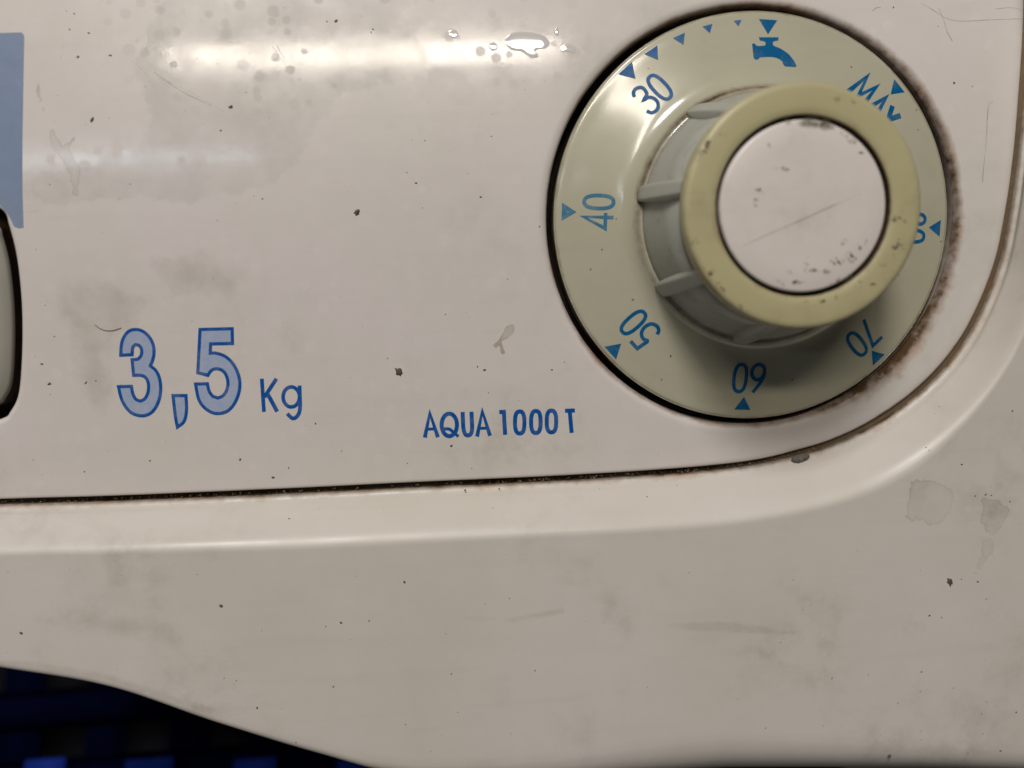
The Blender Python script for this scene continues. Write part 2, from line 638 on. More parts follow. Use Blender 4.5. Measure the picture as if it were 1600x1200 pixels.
v, f = disc_ring(dc[0], dc[1], R_WELL - 0.02, dc[2] - 6.5)
link_mesh('well_floor', v, f, M_GAP, panel)

# handle inside the opening: a bulged grey pad with a dark gap round it
rows = []
for k, (sc_, dz) in enumerate(((1.0, -6.4), (0.99, -6.2), (0.83, -6.0), (0.825, -2.4), (0.815, -1.7), (0.80, -1.25), (0.77, -0.95), (0.6, -0.5), (0.35, -0.2), (0.05, -0.1))):
    o = hole_c + (hole - hole_c) * np.array([sc_, min(1, sc_ + 0.05) if sc_ < .98 else sc_])
    rows.append([(p[0], p[1], base_h(p[1]) + dz) for p in o])
n = len(hole)
hv = [p for r in rows for p in r]
hf = [(k * n + i, k * n + (i + 1) % n, (k + 1) * n + (i + 1) % n, (k + 1) * n + i) for k in range(len(rows) - 1) for i in range(n)]
hf.append(tuple(range((len(rows) - 1) * n, len(rows) * n)))
handle = link_mesh('drawer_handle', hv, hf, M_HANDLE, machine)
handle.data.materials.append(M_GAP)
for p in handle.data.polygons:
    if p.index < 4 * n:
        p.material_index = 1

# ---- housing: groove, sloping lip, rounded shoulder, front face, rolled lower edge
GR_W = 1.05
GW = np.interp(np.arange(nG) / 12.0, [0, 9, 13, 24], [GR_W, GR_W, 1.0, 0.95])
G2 = offset_line(G_uv, -GW)
gh = panel_h(G_uv)
hv, hg = [], []
rowsN = 0
K = len(G2)
kidx = np.arange(K) / 12.0
gz = base_h(G2[:, 1])
gap_fill = np.interp(kidx, [0, 9, 11, 14, 24], [2.1, 2.0, 1.3, 1.05, 1.05])
lipg = np.interp(kidx, [0, 6, 10, 13, 17, 20, 24], [0.72, 0.75, 0.72, 0.95, 0.75, 0.7, 0.65])


def add_row(P, z, gval):
    global rowsN
    for i in range(K):
        hv.append((P[i][0], P[i][1], z[i] if np.ndim(z) else z))
        hg.append(gval[i] if np.ndim(gval) else gval)
    rowsN += 1


add_row(G2, gz - 6, 1.0)
add_row(G2, gz - 2.2, 1.0)
add_row(G2, gz - 0.9, lipg)
drop0 = gz - 0.45
for s_, gz_off, gv in ((0.06, 0.15, 0.85), (0.18, 0.33, 0.6), (0.4, 0.5, 0.42), (0.8, 0.72, 0.25)):
    P = offset_line(G_uv, -(GW + s_))
    add_row(P, drop0 + gz_off, lipg * gv)
# from here on blend towards the shoulder and beyond with a rounded corner
D = S_uv - G2
LEN = np.linalg.norm(D, axis=1)
DIR = D / LEN[:, None]
A0 = drop0 + 0.72
for t in np.concatenate([np.linspace(0.2, 0.7, 7), np.linspace(0.74, 1.5, 18)]):
    P = G2 + D * t
    lin = A0 + (H_SH - A0) * (t - 0.11) / 0.89
    k = 1.7
    a, b = lin, np.full(K, H_SH)
    e = np.clip(0.5 + 0.5 * (b - a) / k, 0, 1)
    z = b * (1 - e) + a * e - k * e * (1 - e)
    add_row(P, z, 0.0)
P1 = G2 + D * 1.5
for t in np.linspace(0.06, 1.0, 22):
    P = P1 + (B_uv - P1) * t
    add_row(P, H_SH, 0.0)
# rolled edge and the underside running back
T_ = B_uv - P1
T_ = T_ / np.linalg.norm(T_, axis=1)[:, None]
rr = np.interp(kidx, [0, 3, 4.5, 6, 8, 24], [1.2, 1.4, 2.2, 6.0, 10.0, 10.0])
# the roll lies inside the outline: the face stops short of it by its radius
for i in range(K):
    for row in range(rowsN - 22, rowsN):
        q = hv[row * K + i]
        L = np.dot(np.array(q[:2]) - B_uv[i], T_[i])
        Ltot = np.linalg.norm(B_uv[i] - P1[i])
        tt = 1 + L / Ltot
        nq = P1[i] + T_[i] * (tt * (Ltot - rr[i]))
        hv[row * K + i] = (nq[0], nq[1], q[2])
for a in np.linspace(0, math.pi / 2, 8)[1:]:
    P = B_uv - T_ * (rr * (1 - math.sin(a)))[:, None]
    add_row(P, H_SH - rr * (1 - math.cos(a)), 0.0)
add_row(B_uv - T_ * 0.4, H_SH - rr - 8, 0.0)
add_row(B_uv - T_ * 1.0, H_SH - rr - 60, 0.0)
hf = [(r * K + i, r * K + i + 1, (r + 1) * K + i + 1, (r + 1) * K + i) for r in range(rowsN - 1) for i in range(K - 1)]
# lower front face: a dirty smudge level that fades in towards the lower left edge
housing = link_mesh('front_housing', hv, hf, M_HOUSING, machine, grime_shade=hg)

# floor of the groove
gf = []
ga, gb = offset_line(G_uv, 0.25), offset_line(G_uv, -GR_W - 0.25)
for i in range(K):
    gf.append((ga[i][0], ga[i][1], gz[i] - gap_fill[i]))
    gf.append((gb[i][0], gb[i][1], gz[i] - gap_fill[i] + 0.2))
M_GROOVE = plastic('groove_dirt', (0.17, 0.125, 0.07), (0.11, 0.075, 0.04), rough=(0.35, 0.6), spec=0.5, mottled=(0.4, 0.6), bump=0.4)
link_mesh('groove_floor', gf, [(2 * i, 2 * i + 2, 2 * i + 3, 2 * i + 1) for i in range(K - 1)], M_GROOVE, housing,
          grime_shade=np.repeat(np.interp(kidx, [0, 10, 13, 24], [0.78, 0.74, 0.46, 0.40]), 2))
# crumbs of dried dirt along the lower lip of the groove
def blob(cx, cy, z, rx, ry, rz, ang=0.0, n=9, seed=None, rows=3):
    r_ = random.Random(seed if seed is not None else random.random())
    rad = [1 + r_.uniform(-.35, .35) for _ in range(n)]
    vs, fs = [], []
    for k in range(rows):
        q = math.cos(k / rows * math.pi / 2)
        hz = math.sin(k / rows * math.pi / 2)
        for i in range(n):
            a = 2 * math.pi * i / n
            x, y = rx * rad[i] * q * math.cos(a), ry * rad[i] * q * math.sin(a)
            vs.append((cx + x * math.cos(ang) - y * math.sin(ang), cy + x * math.sin(ang) + y * math.cos(ang), z + rz * hz * r_.uniform(.75, 1.25)))
    for k in range(rows - 1):
        for i in range(n):
            fs.append((k * n + i, k * n + (i + 1) % n, (k + 1) * n + (i + 1) % n, (k + 1) * n + i))
    vs.append((cx, cy, z + rz))
    for i in range(n):
        fs.append(((rows - 1) * n + i, (rows - 1) * n + (i + 1) % n, len(vs) - 1))
    return vs, fs


def join_blobs(items):
    vs, fs = [], []
    for a, b in items:
        o = len(vs)
        vs += a
        fs += [tuple(i + o for i in q) for q in b]
    return vs, fs


items = []
for _ in range(420):
    i = int(np.clip(rng.beta(1.1, 1.0) * K * 0.62, 0, K - 1))
    i = random.randrange(12, int(K * 0.5))
    s_ = GR_W - random.uniform(0.05, 0.55)
    p = G_uv[i] + (G2[i] - G_uv[i]) * (s_ / GR_W)
    rad = random.uniform(0.06, 0.27)
    items.append(blob(p[0] + random.uniform(-.4, .4), p[1], gz[i] - 1.5 + random.uniform(-.5, .5), rad, rad * .8, rad * .8, random.random() * 3))
v, f = join_blobs(items)
M_CRUMB = simple('groove_crumb', (0.26, 0.18, 0.10), 0.5, 0.5, 0.85, 500)
o = link_mesh('groove_crumbs', v, f, M_CRUMB, housing)
o['kind'] = 'stuff'

# added dark sheet behind the basket so that its holes stay black
bk = on_plane(200, 1120, -120)
v = [(bk[0] - 200, bk[1] - 120, -120), (bk[0] + 220, bk[1] - 120, -120), (bk[0] + 220, bk[1] + 60, -120), (bk[0] - 200, bk[1] + 60, -120)]
link_mesh('added_dark_back', v, [(0, 1, 2, 3)], M_DARK, housing)

# ------------------------------------------------------------------ dial
PROF = [(31.0, -4.5), (31.05, -0.2), (30.95, 0.15), (30.7, 0.38), (30.3, 0.5), (29.0, 0.72), (27.0, 1.12), (25.0, 1.52), (23.0, 1.93),
        (21.8, 2.2), (20.9, 2.5), (20.1, 2.95), (19.5, 3.5), (18.9, 4.4)]
pr = np.array(PROF[4:])[::-1]


def skirt_h(r):
    return float(np.interp(r, pr[:, 0], pr[:, 1]))


def D2P(x, y, z):
    return dc + du * x + dv * y + dn * z


def dial_pix(px, py):
    d = ray(px, py)
    z = 0.7
    for _ in range(8):
        o = dc + dn * z
        t = ((o - CAM) @ dn) / (d @ dn)
        p = CAM + d * t - dc
        x, y = p @ du, p @ dv
        z = skirt_h(math.hypot(x, y))
    return x, y


def lathe(profile, n=128, closed_top=False, wob=None):
    vs, fs = [], []
    for r, z in profile:
        for i in range(n):
            a = 2 * math.pi * i / n
            vs.append(D2P(r * math.cos(a), r * math.sin(a), z))
    for k in range(len(profile) - 1):
        for i in range(n):
            j = (i + 1) % n
            fs.append((k * n + i, k * n + j, (k + 1) * n + j, (k + 1) * n + i))
    if closed_top:
        vs.append(D2P(0, 0, profile[-1][1]))
        c = len(vs) - 1
        k = len(profile) - 1
        for i in range(n):
            fs.append((k * n + i, k * n + (i + 1) % n, c))
    return vs, fs


def finer(prof, sub=3):
    return [tuple(p) for p in catmull(prof, sub)]


P_ = finer(PROF, 3) + [(18.2, 4.7), (15.2, 4.8)]
v, f = lathe(P_, 160)
gv = []
for r, z in P_:
    for i in range(160):
        a = math.degrees(2 * math.pi * i / 160)
        dirt = np.interp(a, [0, 60, 90, 115, 165, 190, 215, 260, 300, 360], [.25, .35, .42, .62, .55, .25, .4, .5, .35, .25])
        q = np.clip(1 - abs(r - 18.9) / 1.1, 0, 1) * dirt * 1.5 if z > 2 else 0
        e = 0.45 * np.clip((r - 30.4) / 0.5, 0, 1)
        if z < -0.3:
            e = 0.9
        gv.append(max(q, e))
dial = link_mesh('temperature_dial', v, f, M_DIAL, machine, grime_shade=gv)

GT = 18.0      # height of the underside of the collar
gp = [(18.6, 3.4), (18.4, 4.6), (17.8, 7), (16.8, 11), (15.6, GT + 0.3), (11.9, GT + 0.3)]
v, f = lathe(gp, 128)
gv = [0.5 if i < 128 * 2 else 0.2 for i in range(len(v))]
link_mesh('grip', v, f, M_GRIP, dial, grime_shade=gv)
rp = [(11.85, GT - 1.5), (11.85, GT + 1.55), (11.93, GT + 1.75), (12.15, GT + 1.88), (13.1, GT + 1.95), (15.3, GT + 1.93), (15.85, GT + 1.86),
      (16.12, GT + 1.66), (16.25, GT + 1.3), (16.27, GT + 0.2), (16.2, GT - 0.6), (15.95, GT - 0.9), (15.4, GT - 0.9)]
v, f = lathe(rp, 160)
gv = []
for k, (r, z) in enumerate(rp):
    for i in range(160):
        a = math.degrees(2 * math.pi * i / 160)
        edge = np.interp(a, [0, 40, 110, 150, 190, 215, 250, 300, 330, 360], [.3, .1, .2, .45, .2, .5, .35, .15, .35, .3])
        gv.append({0: 1, 1: 1, 2: .7, 3: .3, 5: .15 * edge, 6: .6 * edge, 7: .9 * edge, 8: .9 * edge}.get(k, 0))
link_mesh('collar', v, f, M_RING, dial, grime_shade=gv)
cp = [(11.4, GT - 2), (11.4, GT + 1.2), (11.35, GT + 1.45), (11.2, GT + 1.62), (10.95, GT + 1.7), (8, GT + 1.78), (4, GT + 1.84), (0.6, GT + 1.86)]
v, f = lathe(cp, 128, True)
gv = [(1.0 if k < 128 else 0.5 if k < 256 else 0.18 if k < 128 * 4 else 0) for k in range(len(v))]
link_mesh('cap', v, f, M_CAP, dial, grime_shade=gv)
v, f = lathe([(12.0, GT - 0.9), (11.2, GT - 0.9)], 64)
link_mesh('cap_gap', v, f, M_GAP, dial)

# ribs of the grip
for k in range(8):
    phi = math.radians(123 + 45 * k)
    vs, fs = [], []
    secs = [(3.7, 19.3, 1.15), (4.4, 19.3, 1.45), (6.5, 18.9, 1.6), (10.0, 18.2, 1.6), (14.0, 17.2, 1.5), (GT - 0.4, 16.25, 1.35)]
    n = 9
    for z, ro, hw in secs:
        for i in range(n):
            t = -1 + 2 * i / (n - 1)
            y = hw * t
            x = ro - 0.75 * (abs(t) ** 7)
            if abs(t) > .99:
                x = 15.2
            vs.append(D2P(x * math.cos(phi) - y * math.sin(phi), x * math.sin(phi) + y * math.cos(phi), z))
    for a in range(len(secs) - 1):
        for i in range(n - 1):
            fs.append((a * n + i, a * n + i + 1, (a + 1) * n + i + 1, (a + 1) * n + i))
    fs.append(tuple(range(n)))
    link_mesh('rib', vs, fs, M_GRIP, dial, grime_shade=[0.55] * n + [0.4] * n + [0.12] * (len(vs) - 2 * n))

# ------------------------------------------------------------------ strokes and prints


def stroke(pts, width, closed=False):
    """ribbon outline in 2D -> verts, quads"""
    P = [np.array(p, float) for p in pts]
    n = len(P)
    L, Rr = [], []
    for i in range(n):
        if closed:
            a, b, c = P[i - 1], P[i], P[(i + 1) % n]
        else:
            a, b, c = P[max(i - 1, 0)], P[i], P[min(i + 1, n - 1)]
        d1, d2 = b - a, c - b
        if np.linalg.norm(d1) < 1e-9:
            d1 = d2
        if np.linalg.norm(d2) < 1e-9:
            d2 = d1
        d1 = d1 / np.linalg.norm(d1)
        d2 = d2 / np.linalg.norm(d2)
        n1, n2 = np.array([-d1[1], d1[0]]), np.array([-d2[1], d2[0]])
        m = n1 + n2
        lm = np.linalg.norm(m)
        m = n1 if lm < 0.2 else m / lm
        s = width / 2 / max(0.45, m @ n1)
        L.append(b + m * s)
        Rr.append(b - m * s)
    vs = L + Rr
    fs = [(i, (i + 1) % n, n + (i + 1) % n, n + i) for i in range(n if closed else n - 1)]
    return vs, fs


def round_pts(pts, sub=4):
    return [tuple(p) for p in catmull(pts, sub)]


def ellipse(cx, cy, rx, ry, n=28, p=2.0, rot=0.0):
    out = []
    for i in range(n):
        a = 2 * math.pi * i / n
        c, s = math.cos(a), math.sin(a)
        out.append((cx + rx * math.copysign(abs(c) ** (2 / p), c), cy + ry * math.copysign(abs(s) ** (2 / p), s)))
    return out


def print_strokes(name, strokes, mat, zoom=None, off=0.03, label=None):
    """strokes in photo pixels (or in a zoomed crop: (x0, y0, scale))"""
    vs, fs = [], []
    for k, (pts, w, closed) in enumerate(strokes):
        if zoom:
            x0, y0, s = zoom
            pts = [(x0 + x * s, y0 + y * s) for x, y in pts]
            w = w * s
        a, b = stroke(pts, w, closed)
        o = len(vs)
        vs += [pix(p[0], p[1], off + 0.004 * k) for p in a]
        fs += [tuple(i + o for i in q) for q in b]
    o = link_mesh(name, vs, fs, mat, panel, smooth=False, fix=False)
    face_front(o)
    return o


def face_front(o):
    bm = bmesh.new(); bm.from_mesh(o.data)
    for f in bm.faces:
        f.normal_update()
        if f.normal.y > 0:
            f.normal_flip()
    bm.to_mesh(o.data); bm.free()


def fill_poly_px(name, poly, mat, off=0.02, step=8, parent=None, surf=None, feather=9.0, jag=0.0):
    surf = surf or (lambda x, y: pix(x, y, off))
    P = np.array(poly, float)
    P = resample(np.vstack([P, P[:1]]), step)[:-1]
    if jag:
        P = P + rng.normal(size=P.shape) * jag
    pp = [tuple(p) for p in P]
    ee = [(i, (i + 1) % len(P)) for i in range(len(P))]
    gx, gy = np.meshgrid(np.arange(P[:, 0].min(), P[:, 0].max(), step), np.arange(P[:, 1].min(), P[:, 1].max(), step))
    g = np.stack([gx.ravel(), gy.ravel()], axis=1)
    d, _ = dist_poly(g, P, True)
    g = g[inside(g, P) & (d > step * 0.4)]
    pp += [tuple(p) for p in g]
    V, T = cdt(pp, ee)
    T = np.array([t for t in T if len(t) == 3])
    T = T[inside(V[T].mean(axis=1), P)].tolist()
    dd, _ = dist_poly(V, P, True)
    o = link_mesh(name, [surf(p[0], p[1]) for p in V], T, mat, parent or panel, smooth=True, fix=False, grime_shade=np.clip(dd / feather, 0, 1))
    face_front(o)
    return o


# blue square cut off by the left edge of the view
fill_poly_px('printed_square', [(-230, 58), (38, 50.5), (36.5, 130), (35, 220), (35, 300), (37, 357), (23, 357), (17, 343), (10, 331), (0, 319),
                                (-20, 305), (-60, 291), (-140, 292), (-235, 350)], M_SQUARE, step=9)

Z6 = (140, 480, 0.2375)
three = [(205, 315), (209, 250), (225, 198), (258, 158), (303, 146), (350, 158), (392, 195), (418, 245), (424, 300), (415, 348), (399, 385),
         (432, 412), (455, 452), (467, 510), (464, 580), (444, 642), (410, 690), (365, 712), (318, 711), (270, 690), (231, 645), (206, 590), (190, 522),
         (275, 520), (285, 570), (305, 605), (335, 618), (365, 600), (384, 560), (388, 510), (375, 470), (345, 449), (290, 447), (280, 345),
         (318, 342), (340, 315), (342, 275), (325, 250), (301, 245), (284, 265), (280, 312)]
comma = [(549, 581), (634, 581), (638, 660), (632, 720), (615, 760), (578, 788), (565, 720)]
five = [(727, 146), (938, 141), (940, 238), (796, 241), (794, 302), (832, 302), (890, 322), (940, 367), (975, 432), (989, 500), (980, 570), (950, 638),
        (905, 684), (850, 699), (800, 690), (750, 655), (716, 600), (697, 505), (775, 503), (786, 550), (810, 586), (845, 597), (880, 580), (904, 540),
        (910, 490), (895, 440), (865, 411), (825, 405), (797, 420), (778, 448), (712, 430)]
def smooth_corners(poly, lim=38, sub=4):
    P = [np.array(p, float) for p in poly]
    n = len(P)
    cor = []
    for i in range(n):
        a, b = P[i] - P[i - 1], P[(i + 1) % n] - P[i]
        c = np.degrees(np.arccos(np.clip(a @ b / np.linalg.norm(a) / np.linalg.norm(b), -1, 1)))
        if c > lim:
            cor.append(i)
    out = []
    for k in range(len(cor)):
        i, j = cor[k], cor[(k + 1) % len(cor)]
        seg = [P[q % n] for q in range(i, (j if j > i else j + n) + 1)]
        out += [tuple(p) for p in (catmull(seg, sub) if len(seg) > 2 else np.array(seg))[:-1]]
    return out


three, comma, five = smooth_corners(three), smooth_corners(comma), smooth_corners(five)
for nm, poly in (('digit', three), ('comma', comma), ('digit', five)):
    px = [(Z6[0] + x * Z6[2], Z6[1] + y * Z6[2]) for x, y in poly]
    fl = fill_poly_px(nm, px, M_PALE, off=0.02, step=4)
    print_strokes('outline', [(poly, 21, True)], M_NAVY, Z6, off=0.04)
print_strokes('letter', [([(1133, 470), (1147, 688)], 25, False), ([(1229, 470), (1150, 592)], 25, False), ([(1166, 560), (1234, 686)], 27, False)], M_NAVY, Z6)
print_strokes('letter', [(ellipse(1327, 590, 54, 66), 24, True), (round_pts([(1382, 515), (1383, 580), (1385, 640), (1380, 690), (1360, 722), (1333, 730), (1300, 700)]), 25, False)], M_NAVY, Z6)

Z7 = (620, 600, 0.2)
sw = 32
AQ = [
    ('letter', [([(219, 418), (258, 230), (321, 415)], sw, False), ([(238, 352), (303, 350)], 22, False)]),
    ('letter', [(ellipse(410, 319, 60, 88), sw, True), (round_pts([(368, 350), (410, 352), (440, 375), (482, 410)]), 24, False)]),
    ('letter', [(round_pts([(514, 218), (517, 290), (521, 350), (534, 390), (556, 401), (578, 389), (588, 350), (586, 285), (583, 216)]), sw, False)]),
    ('letter', [([(627, 410), (668, 214), (728, 404)], sw, False), ([(645, 346), (706, 344)], 22, False)]),
    ('digit', [([(800, 219), (836, 217), (846, 396)], sw, False)]),
    ('digit', [(ellipse(960, 300, 37, 86, p=2.6), sw, True)]),
    ('digit', [(ellipse(1086, 296, 37, 86, p=2.6), sw, True)]),
    ('digit', [(ellipse(1208, 292, 37, 85, p=2.6), sw, True)]),
    ('letter', [([(1314, 209), (1391, 206)], sw, False), ([(1351, 215), (1366, 381)], sw, False)]),
]
for nm, st in AQ:
    print_strokes(nm, st, M_BLUE, Z7)

# ---- dial lettering
GL = {
    '0': ([ellipse(0.25, 0.5, 0.21, 0.46, 26, 2.5)], True),
    '3': ([round_pts([(0.04, 0.80), (0.10, 0.92), (0.24, 0.97), (0.40, 0.90), (0.44, 0.76), (0.38, 0.60), (0.20, 0.54), (0.38, 0.49), (0.47, 0.34),
                      (0.46, 0.18), (0.36, 0.06), (0.22, 0.03), (0.08, 0.08), (0.02, 0.22)])], False),
    '4': ([[(0.36, 0.02), (0.36, 0.97), (0.0, 0.27), (0.50, 0.27)]], False),
    '5': ([[(0.44, 0.97), (0.10, 0.97), (0.05, 0.55)] + round_pts([(0.05, 0.55), (0.22, 0.62), (0.40, 0.54), (0.48, 0.34), (0.42, 0.12), (0.24, 0.03), (0.08, 0.08), (0.02, 0.2)])], False),
    '6': ([round_pts([(0.36, 0.98), (0.20, 0.75), (0.07, 0.50), (0.03, 0.32), (0.08, 0.12), (0.24, 0.03), (0.40, 0.10), (0.47, 0.29), (0.40, 0.48), (0.25, 0.55), (0.10, 0.47), (0.05, 0.36)])], False),
    '7': ([[(0.02, 0.96), (0.46, 0.96), (0.16, 0.02)]], False),
    '8': ([ellipse(0.25, 0.27, 0.20, 0.23, 20), ellipse(0.25, 0.74, 0.17, 0.21, 20)], True),
    'M': ([[(0.0, 0.02), (0.12, 0.97), (0.38, 0.2), (0.64, 0.97), (0.76, 0.02)]], False),
    'A': ([[(0.0, 0.02), (0.26, 0.97), (0.52, 0.02)], [(0.1, 0.34), (0.42, 0.34)]], False),
    'X': ([[(0.0, 0.97), (0.48, 0.02)], [(0.48, 0.97), (0.0, 0.02)]], False),
}
ADV = {'M': 0.92, 'A': 0.66, 'X': 0.6}


def dial_text(txt, cpx, height, width_scale=1.0, sw=0.55, mat=None, twist=0.0):
    x, y = dial_pix(*cpx)
    r = math.hypot(x, y)
    er = np.array([x, y]) / r
    c, s = math.cos(twist), math.sin(twist)
    er2 = np.array([er[0] * c - er[1] * s, er[0] * s + er[1] * c])
    et = np.array([er2[1], -er2[0]])
    total = sum(ADV.get(ch, 0.60) for ch in txt) - 0.10
    xc = -total / 2
    for ch in txt:
        lines, closed = GL[ch]
        vs, fs = [], []
        for k, ln in enumerate(lines):
            pl = [((xc + a) * height * width_scale, (b - 0.5) * height) for a, b in ln]
            a_, b_ = stroke(pl, sw, closed)
            o = len(vs)
            for p in a_:
                q = np.array([x, y]) + et * p[0] + er2 * p[1]
                vs.append(D2P(q[0], q[1], skirt_h(np.hypot(*q)) + 0.035 + 0.004 * k))
            fs += [tuple(i + o for i in q) for q in b_]
        ob = link_mesh('letter' if ch.isalpha() else 'digit', vs, fs, mat or M_DBLUE, dial, smooth=False, fix=False)
        face_front(ob)
        xc += ADV.get(ch, 0.60)


def dial_tri(cpx, size, skew=0.0, depth=None, mat=None):
    x, y = dial_pix(*cpx)
    er = np.array([x, y]) / math.hypot(x, y)
    er = np.array([er[0] * math.cos(skew) - er[1] * math.sin(skew), er[0] * math.sin(skew) + er[1] * math.cos(skew)])
    et = np.array([er[1], -er[0]])
    d = depth or size * 0.8
    pp = [np.array([x, y]) + er * d * 0.45 - et * size / 2, np.array([x, y]) + er * d * 0.45 + et * size / 2, np.array([x, y]) - er * d * 0.55]
    q = []
    for k in range(3):
        a, b = pp[k], pp[(k + 1) % 3]
        q += [a, (a + b) / 2]
    ob = link_mesh('pointer_mark', [D2P(p[0], p[1], skirt_h(np.hypot(*p)) + 0.035) for p in q], [(0, 1, 5), (1, 2, 3), (3, 4, 5), (1, 3, 5)], mat or M_DBLUE, dial, smooth=False, fix=False)
    face_front(ob)


HT = 4.7
dial_text('30', (1020, 146), HT, 0.98, mat=M_DWORN2)
dial_text('40', (935, 330), HT, 0.98, mat=M_DWORN)
dial_text('50', (999, 514), HT, 0.98)
dial_text('60', (1170, 591), HT, 0.98)
dial_text('70', (1349, 528), HT, 0.98)
dial_text('80', (1427, 355), HT * 0.95, 0.98)
dial_text('MAX', (1367, 162), HT * 0.92, 0.95, sw=0.82)
for p, s_ in (((984, 114), 2.5), ((1022, 85), 2.1), ((1064, 62), 1.75), ((1107, 45), 1.4), ((1153, 36), 1.05), ((1200, 41), 2.5),
              ((1399, 140), 2.3), ((1461, 356), 2.3), ((1368, 556), 2.3), ((1161, 631), 2.3), ((961, 545), 2.4), ((888, 331), 2.4)):
    dial_tri(p, s_ * 1.13, mat=M_DWORN if p[0] < 900 else M_DWORN2 if p[1] < 120 and p[0] < 1160 else None)
tap = [(1393, 222), (1512, 222), (1508, 243), (1476, 244), (1477, 272), (1521, 288), (1571, 322), (1606, 366), (1620, 400), (1541, 394), (1534, 366),
       (1508, 346), (1470, 338), (1396, 341), (1386, 356), (1362, 353), (1352, 257), (1370, 257), (1379, 275), (1432, 272), (1432, 245), (1400, 243)]
tap = [(820 + x * 0.2625, y * 0.2625) for x, y in tap]


def tap_surf(px, py):
    x, y = dial_pix(px, py)
    return D2P(x, y, skirt_h(math.hypot(x, y)) + 0.035)


fill_poly_px('tap_symbol', tap, M_DBLUE, step=5, parent=dial, surf=tap_surf)

# ------------------------------------------------------------------ stains, scratches, dirt
def sface(px, py, off):
    """pixel -> panel or housing surface"""
    gy = np.interp(px, [k[0][0] for k in KEYS], [k[0][1] for k in KEYS])
    if px < 1600 and py < gy:
        p = pix(px, py)
        p[2] = float(panel_h(p[:2])[0]) + off
        return p
    s_y = np.interp(px, [k[1][0] for k in KEYS], [k[1][1] for k in KEYS])
    f = np.clip((py - gy - 10) / max(s_y - gy - 10, 1), 0, 1)
    return on_plane(px, py, 0.27 + (H_SH - 0.55 - .27) * f + (0.55 if f >= 1 and py > s_y + 25 else 0.27 * (f > .9)) + off)


drip = [(47, 105), (55, 118), (57, 150), (66, 170), (72, 184), (90, 190), (76, 205), (76, 218), (84, 238), (96, 250), (104, 262), (112, 285), (112, 305),
        (123, 307), (127, 258), (118, 252), (110, 232), (117, 222), (128, 200), (112, 214), (98, 226), (90, 214), (84, 200), (78, 186), (66, 160), (62, 130), (56, 112)]
fill_poly_px('stain', drip, M_STAIN, off=0.012, step=4, jag=0.8)
M_FILM = stain_mat('dried_film', (0.40, 0.42, 0.375), 0.10, 0.10)
fill_poly_px('stain', [(300, -40), (560, -40), (676, 0), (637, 20), (655, 43), (668, 70), (682, 123), (640, 132), (561, 147), (530, 160), (504, 190), (488, 215), (478, 240), (466, 266), (430, 290), (390, 300),
                       (300, 322), (180, 318), (60, 326), (42, 300), (44, 262), (110, 258), (200, 235), (230, 190), (215, 140), (200, 100), (225, 60), (240, 10)], M_FILM, off=0.008, step=9, feather=40, jag=1.5)
M_SMEAR = stain_mat('greasy_smear', (0.33, 0.285, 0.185), 0.13, 0.04)
fill_poly_px('stain', [(85, 440), (120, 425), (200, 440), (240, 470), (215, 520), (180, 560), (190, 620), (170, 660), (130, 640), (110, 590), (105, 530), (80, 480)], M_SMEAR, off=0.01, step=6, feather=50)
fill_poly_px('stain', [(210, 400), (320, 380), (400, 420), (380, 470), (260, 470)], M_SMEAR, off=0.01, step=8, feather=60)
fill_poly_px('stain', [(772, 548), (768, 538), (778, 530), (784, 520), (790, 510), (800, 503), (806, 510), (803, 522), (794, 530), (786, 534), (788, 546), (792, 552), (783, 556), (780, 542)], M_STAINY, off=0.012, step=3)



def scratch(a, b, w, mat, bend=0.0):
    m = ((a[0] + b[0]) / 2 + bend * (b[1] - a[1]), (a[1] + b[1]) / 2 - bend * (b[0] - a[0]))
    o = print_strokes('scratch', [(round_pts([a, m, b], 5), w, False)], mat, off=0.015)


for a, b, w, mt, bd in (((98, 48), (95, 92), 1.5, M_SCR, .05), ((206, 95), (238, 135), 1.6, M_SCR, .1), ((232, 55), (224, 80), 2.2, M_SCR, .1), ((240, 112), (330, 165), 1.2, M_SCRD, -.04),
                        ((245, 120), (350, 175), 1.4, M_SCR, .03), ((425, 72), (448, 106), 1.2, M_SCRD, .02), ((432, 70), (447, 98), 1.0, M_SCRD, 0),
                        ((60, 330), (20, 333), 1.0, M_SCRD, 0),):
    scratch(a, b, w, mt, bd)

for poly in ([(1424, 751), (1452, 748), (1489, 762), (1492, 780), (1486, 803), (1470, 818), (1456, 826), (1440, 815), (1413, 812), (1418, 780)],
             [(1532, 774), (1556, 780), (1579, 791), (1574, 812), (1556, 838), (1540, 832), (1529, 815), (1534, 796)],
             [(1538, 844), (1549, 842), (1557, 850), (1552, 866), (1535, 885), (1527, 903), (1521, 897), (1530, 868)]):
    fill_poly_px('stain', poly, M_STAIN, step=4, jag=1.5, parent=housing, surf=lambda x, y: on_plane(x, y, H_SH + 0.012))
fill_poly_px('stain', [(-20, 1030), (60, 1030), (150, 1045), (250, 1075), (340, 1105), (330, 1122), (240, 1092), (160, 1068), (60, 1050), (-20, 1040)], M_SMEAR, step=6, parent=housing, surf=lambda x, y: on_plane(x, y, H_SH + 0.012), feather=14)
fill_poly_px('stain', [(720, 958), (800, 962), (880, 945), (890, 960), (800, 975), (725, 972)], M_SMEAR, step=5, parent=housing, surf=lambda x, y: on_plane(x, y, H_SH + 0.012), feather=14)
fill_poly_px('stain', [(1030, 970), (1130, 968), (1250, 984), (1240, 995), (1110, 990), (1040, 985)], M_SMEAR, step=5, parent=housing, surf=lambda x, y: on_plane(x, y, H_SH + 0.012), feather=12)
